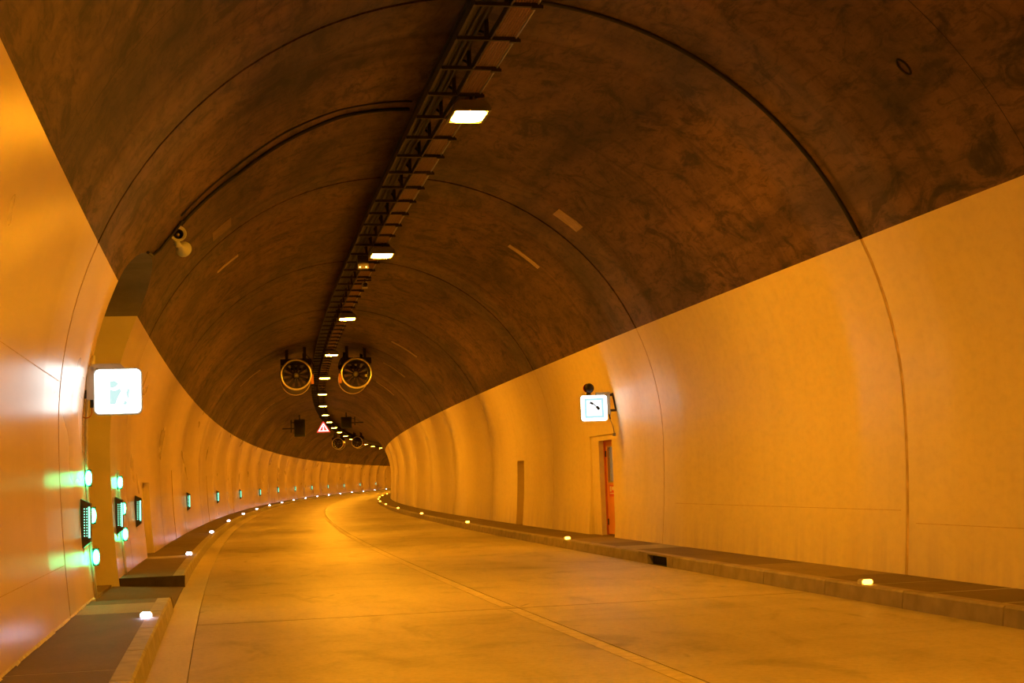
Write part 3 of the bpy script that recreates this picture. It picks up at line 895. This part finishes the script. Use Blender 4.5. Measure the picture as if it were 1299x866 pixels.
face = ring_prism(rrect(.56, .535, .055), rrect(.43, .43, .012), -.07, -.0605, 'sign_face', 'phone_white', ph)
ring_prism(rrect(.43, .43, .012), rrect(.33, .33, .012), -.07, -.0605, 'sign_border', 'phone_cyan', ph)
mb = MB(); mb.prism(rrect(.33, .33, .012), -.07, -.0605); inner = mb.build('sign_field', 'phone_field', ph); fix_normals(inner)
def bar(p, q2, w):
    d = Vector((q2[0] - p[0], q2[1] - p[1])).normalized(); nx, nz = -d.y * w / 2, d.x * w / 2
    return [(p[0] + nx, p[1] + nz), (p[0] - nx, p[1] - nz), (q2[0] - nx, q2[1] - nz), (q2[0] + nx, q2[1] + nz)]
poly_part(bar((-.085, .12), (-.02, .09), .045), 'handset_end', 'black_mark', inner, -.076, -.0705)
poly_part(bar((.055, .035), (.11, -.03), .055), 'handset_end', 'black_mark', inner, -.076, -.0705)
poly_part(bar((-.03, .10), (.07, .02), .016), 'handset_grip', 'black_mark', inner, -.076, -.0705)
mb = MB(); mb.prism(rrect(.56, .535, .055), .0605, .07); q = mb.build('sign_back', 'sign_housing', ph); fix_normals(q)
mb = MB(); mb.box(.29, .36, -.05, .05, -.14, .33); mb.box(.06, .36, -.05, .05, .285, .335); mb.build('side_case', 'sign_housing', ph)
mb = MB(); mb.box(.36, .45, -.02, .02, .25, .30); mb.box(.36, .50, -.02, .02, -.08, -.03); mb.tube([(.43, 0, .32), (.50, 0, -.06)], .022, 6)
mb.build('wall_bracket', 'dark_steel', ph)
mb = MB(); mb.tube([(.34, 0, -.14), (.36, 0, -.24)], .018, 8); mb.build('cable_gland', 'black_rubber', ph)
mb = MB(); mb.tube([(.36, 0, -.24), (.43, .05, -.42), (.46, .1, -.55)], .010, 6); mb.build('cable', 'grey_steel', ph)
mb = MB(); mb.box(.42, .48, .05, .12, -.60, -.54); mb.build('cable_box', 'grey_steel', ph)
bc = thing('beacon_light', 'round red alarm beacon on top of the lit phone sign', 'beacon', frame(30.6, -4.36, 3.235))
mb = MB(); mb.lathe([(0, .05), (.05, .05), (.05, .03), (.06, .03)], 16, 'z'); mb.build('beacon_base', 'dark_steel', bc)
mb = MB(); mb.lathe([(-.10, .001), (-.095, .05), (-.075, .085), (-.03, .105), (.0, .10)], 20, 'y', 0.015, .145); mb.build('beacon_grille', 'dark_steel', bc)
mb = MB(); mb.lathe([(.0, .10), (.06, .095), (.11, .07), (.135, .03), (.14, .001)], 20, 'y', -.02, .145, -.04); mb.build('beacon_lens', 'red_plastic', bc)

# ------------------------------------------------------------------ orange door in the right wall
dr = thing('emergency_door', 'narrow orange steel door with glass pane in the right wall', 'door', frame(DS0, -5.20, HK))
dw = DS1 - DS0
# local y along the wall, x to the right (into the wall)
mb = MB(); mb.box(-.02, .05, .03, dw - .03, .02, 1.18); mb.box(-.02, .05, .03, dw - .03, 1.98, 2.08); mb.box(-.02, .05, .03, .45, 1.18, 1.98); mb.box(-.02, .05, dw - .22, dw - .03, 1.18, 1.98)
mb.build('door_leaf', 'door_orange', dr)
mb = MB(); mb.box(-.06, .06, 0, .03, 0, 2.11); mb.box(-.06, .06, dw - .03, dw, 0, 2.11); mb.box(-.06, .06, 0, dw, 2.08, 2.12); mb.build('door_frame', 'orange_paint', dr)
mb = MB(); mb.box(.005, .02, .45, dw - .22, 1.18, 1.98); mb.build('pane', 'door_glass', dr)
mb = MB(); mb.box(-.028, -.018, .44, dw - .21, 1.17, 1.20); mb.box(-.028, -.018, .44, dw - .21, 1.96, 1.99); mb.box(-.028, -.018, .44, .47, 1.2, 1.96); mb.box(-.028, -.018, dw - .24, dw - .21, 1.2, 1.96)
mb.box(-.024, -.012, .72, .735, 1.2, 1.96)
mb.build('pane_trim', 'grey_steel', dr)
mb = MB(); mb.box(-.028, -.0205, .45, dw - .25, .86, 1.12); lb = mb.build('door_notice', 'red_plastic', dr)
mb = MB(); mb.box(-.032, -.0285, .52, .72, 1.0, 1.08); mb.box(-.032, -.0285, .5, dw - .32, .92, .94); mb.box(-.032, -.0285, .78, .92, .97, 1.09); mb.build('notice_marks', 'label_white', lb)
mb = MB(); mb.box(-.045, -.02, .1, .16, .85, 1.05); mb.tube([(-.07, .13, 1.0), (-.07, .27, 1.0)], .012, 6); mb.tube([(-.02, .13, 1.0), (-.07, .13, 1.0)], .012, 6); mb.build('handle', 'grey_steel', dr)
for z in (.22, 1.75):
    mb = MB(); mb.box(-.04, -.018, dw - .10, dw - .02, z, z + .14); mb.build('hinge', 'dark_steel', dr)
mb = MB(); mb.box(.051, .06, .45, dw - .22, 1.18, 1.98); mb.build('glow_sheet', 'pane_backglow', dr)  # flat glowing sheet added behind the glass, stands in for light beyond

# ------------------------------------------------------------------ loudspeaker and its cables
f = frame(22.45, 3.86, 5.34)
lo = thing('horn_loudspeaker', 'pair of grey horn loudspeakers hung from the left side of the vault', 'loudspeaker', f)
def horn(par, M_, name='horn'):
    mb = MB()
    mb.lathe([(-.105, .078), (-.13, .118), (-.13, .124), (-.12, .122), (-.05, .075), (.03, .042), (.10, .036), (.17, .05), (.22, .05), (.225, .001)], 24, 'y')
    o = mb.build(name, 'horn_grey', par, M_)
    mb = MB(); mb.lathe([(-.106, .080), (-.08, .070), (-.03, .06), (.0, .001)], 24, 'y'); q = mb.build('horn_throat', 'black_rubber', o)
    mb = MB(); mb.lathe([(-.09, .001), (-.085, .018), (-.06, .03), (.0, .034)], 16, 'y'); q = mb.build('horn_core', 'grey_steel', o)
    return o
from mathutils import Euler
horn(lo, Matrix.Translation((0, 0, 0)) @ Euler((-.10, 0, .12)).to_matrix().to_4x4())
horn(lo, Matrix.Translation((.045, .24, -.135)) @ Euler((.10, 0, pi - .25)).to_matrix().to_4x4())
mb = MB(); mb.tube([(0, .10, .02), (0, .12, .20), (-.02, .12, .30)], .016, 8); mb.tube([(0, .12, .02), (.03, .16, -.12)], .014, 8); mb.build('bracket', 'dark_steel', lo)
mb = MB(); mb.box(-.03, .05, -.10, .14, .22, .28); mb.build('junction_box', 'orange_paint', lo)

def vault_cable(pts, r, label, mat='black_rubber'):
    mb = MB()
    P = []
    for i in range(len(pts) - 1):
        (s0, a0), (s1, a1) = pts[i], pts[i + 1]
        for t in lin(0, 1, 8)[(0 if i == 0 else 1):]:
            s, a = s0 + (s1 - s0) * t, a0 + (a1 - a0) * t
            P.append(W(s, (R - r - .004) * cos(a), CH + (R - r - .004) * sin(a)))
    mb.tube(P, r, 8); o = mb.build('vault_cable', mat)
    o['label'] = label; o['category'] = 'cable'
    return o
vault_cable([(22.15, .70), (22.3, .94), (22.0, 1.10), (21.75, 1.28), (21.9, 1.42), (22.0, 1.50)], .028, 'thick black cable over the vault from loudspeaker to cable tray')
vault_cable([(21.7, .71), (21.75, .93), (21.45, 1.10), (21.35, 1.27), (21.5, 1.42), (21.6, 1.50)], .013, 'thin cable beside the thicker one over the vault')
vault_cable([(22.05, .71), (22.15, .66), (22.05, .60), (21.75, .568), (21.35, .56), (21.1, .555)], .022, 'short black cable from loudspeaker down to the arch top')

# ------------------------------------------------------------------ jet fans
def jet_fan(mat, label, ringmat='bright_ring', rad=0.62):
    t = thing('jet_fan', label, 'fan', mat)
    mb = MB()
    mb.lathe([(-.02, rad - .05), (0, rad - .02), (.25, rad - .06), (3.2, rad - .06), (3.45, rad - .02), (3.45, rad - .08), (.3, rad - .12), (-.02, rad - .05)], 36, 'y')
    kid(t, mb.build('housing', 'fan_shell', t))
    mb = MB(); mb.tube([((rad - .025) * cos(a), -.03, (rad - .025) * sin(a)) for a in [2 * pi * k / 40 for k in range(40)]], .04, 8, closed=True)
    kid(t, mb.build('inlet_ring', ringmat, t))
    mb = MB(); mb.tube([((rad - .025) * cos(a), 3.47, (rad - .025) * sin(a)) for a in [2 * pi * k / 40 for k in range(40)]], .035, 8, closed=True)
    kid(t, mb.build('outlet_ring', ringmat, t))
    mb = MB(); mb.lathe([(.26, .001), (.28, .05), (.33, .09), (.40, .105), (1.6, .12)], 20, 'y'); kid(t, mb.build('hub', 'galvanised', t))
    for k in range(11):
        a = 2 * pi * k / 11 + .15; mb = MB()
        r0, r1 = .10, rad - .13
        d = Vector((cos(a), 0, sin(a))); e = Vector((-sin(a), 0, cos(a)))
        q = [d * r0 + e * -.03 + Vector((0, .50, 0)), d * r0 + e * .035 + Vector((0, .62, 0)), d * r1 + e * .075 + Vector((0, .60, 0)), d * r1 + e * -.075 + Vector((0, .52, 0))]
        q2 = [p + Vector((0, .02, 0)) for p in q]
        mb.v = [tuple(p) for p in q + q2]; mb.f = [(0, 1, 2, 3), (7, 6, 5, 4), (0, 4, 5, 1), (1, 5, 6, 2), (2, 6, 7, 3), (3, 7, 4, 0)]; mb.sm = [False] * 6
        o = kid(t, mb.build('blade', 'fan_blade', t)); fix_normals(o)
    mb = MB(); mb.box(-rad, rad, .2, .34, rad - .22, rad + .03); mb.box(-rad, rad, 2.9, 3.04, rad - .22, rad + .03)
    mb.box(-rad, -rad + .08, .2, 3.04, rad - .05, rad + .03); mb.box(rad - .08, rad, .2, 3.04, rad - .05, rad + .03)
    kid(t, mb.build('mount_frame', 'dark_steel', t))
    for (x, y) in ((-.36, .27), (.36, .27), (-.36, 2.97), (.36, 2.97)):
        mb = MB(); mb.box(x - .06, x + .06, y - .05, y + .05, rad + .03, rad + .50); kid(t, mb.build('hanger', 'dark_steel', t))
    mb = MB(); mb.box(rad - .03, rad + .08, .35, .75, -.35, .02); kid(t, mb.build('terminal_box', 'orange_paint', t))
    mb = MB(); mb.tube([(rad + .03, .3, .02), (rad + .10, .3, .3), (rad + .02, .3, .55), (rad - .2, .3, rad + .2)], .018, 6); kid(t, mb.build('supply_cable', 'black_rubber', t))
    return t
jf = jet_fan(frame(59.5, 1.19, 5.98), 'round jet fan under the vault, left of the lamps, nearer pair')
j2 = copy_tree(jf); j2.matrix_world = frame(59.5, -1.22, 5.98) @ MIR
j2['label'] = 'round jet fan under the vault, right of the lamps, nearer pair'
for (n, h, w) in ((1.10, 5.93, 'left'), (-1.02, 5.99, 'right')):
    o = copy_tree(jf); o.matrix_world = frame(162, n, h)
    o['label'] = 'small far jet fan beyond the warning sign, %s one of its pair' % w
for o in [x for x in bpy.data.objects if x.name.startswith('jet_fan')]: o['group'] = 'jet fans under the vault'

# ------------------------------------------------------------------ lane signals and warning sign
def lane_signal(s, n, h, w, hh, side, label):
    t = thing('lane_signal', label, 'signal', frame(s, n, h), 'dark lane signals far down the tunnel')
    mb = MB(); mb.prism(rrect(w, hh, .03, 2), -.10, .12); o = mb.build('signal_box', 'black_rubber', t); fix_normals(o)
    mb = MB(); mb.prism(rrect(w * .8, hh * .8, .02, 2), -.115, -.1005); o = mb.build('signal_panel', 'joint_dark', t); fix_normals(o)
    x = -side * (w / 2)
    mb = MB(); mb.box(min(x, x - side * .22), max(x, x - side * .22), -.03, .03, hh * .30, hh * .36)
    mb.box(x - side * .22 - .04, x - side * .22 + .04, -.04, .04, -hh * .25, hh * .5)
    xe = x - side * .85; mb.box(min(x, xe), max(x, xe), -.03, .03, -.06, .03)
    mb.build('mount_arm', 'dark_steel', t)
    mb = MB(); mb.box(-.04, .04, -.03, .03, hh / 2, hh / 2 + .35); mb.build('hanger', 'dark_steel', t)
    return t
lane_signal(110, 1.86, 5.77, .80, 1.26, 1, 'black upright lane signal box far ahead, left of the warning triangle')
lane_signal(110, -1.58, 6.06, .80, .84, -1, 'black squarish lane signal box far ahead, right of the warning triangle')
wt = thing('warning_sign', 'lit red warning triangle hanging far ahead between the lane signals', 'sign', frame(110, .12, 5.44))
def tri(w, z0, z1, cx=0): return [(cx - w / 2, z0), (cx + w / 2, z0), (cx + .03, z1), (cx - .03, z1)]
poly_part(tri(1.05, -.06, .80), 'sign_back', 'red_dark', wt, -.03, .03)
r_ = poly_part(tri(.95, -.02, .74), 'sign_rim', 'warn_red', wt, -.04, -.0305)
w_ = poly_part(tri(.78, .04, .62), 'sign_outline', 'warn_white', wt, -.05, -.0405)
d_ = poly_part(tri(.56, .10, .50), 'sign_field', 'warn_red', wt, -.06, -.0505)
poly_part([(-.16, .12), (-.08, .12), (-.05, .24), (-.05, .34), (-.09, .34), (-.10, .24)], 'symbol_left', 'black_mark', w_, -.07, -.0605)
poly_part([(.08, .12), (.16, .12), (.10, .24), (.09, .34), (.05, .34), (.05, .24)], 'symbol_right', 'black_mark', w_, -.07, -.0605)
poly_part([(-.045, .10), (.045, .10), (.03, .44), (-.03, .44)], 'symbol_road', 'warn_white', w_, -.07, -.0605)
mb = MB(); mb.box(-.03, .03, -.02, .02, .78, 1.3); mb.box(-.28, .28, -.02, .02, 1.05, 1.10); mb.build('hanger', 'dark_steel', wt)

# ------------------------------------------------------------------ small devices on the cable tray
db = thing('junction_box', 'dark box with two small status lights hanging beside the tray', 'box', frame(32.8, .20, 6.42))
mb = MB(); mb.box(-.12, .12, -.1, .1, -.10, .20); mb.build('box_body', 'dark_steel', db)
for x in (-.07, .07):
    mb = MB(); mb.box(x - .018, x + .018, -.11, -.1, -.085, -.05); mb.build('status_lamp', 'status_light', db)
cc = thing('surveillance_camera', 'small surveillance camera on the tray past the second lamp', 'camera', frame(36.9, -.16, 6.50))
mb = MB(); mb.box(-.07, .07, -.18, .12, -.06, .06); mb.build('camera_body', 'grey_steel', cc)
mb = MB(); mb.lathe([(-.20, .001), (-.20, .05), (-.17, .05)], 14, 'y'); mb.build('camera_lens', 'black_rubber', cc)
mb = MB(); mb.tube([(0, 0, .06), (0, 0, .17)], .015, 8); mb.box(-.2, .16, -.03, .03, .11, .15); mb.build('bracket', 'dark_steel', cc)

bpy.context.view_layer.update()
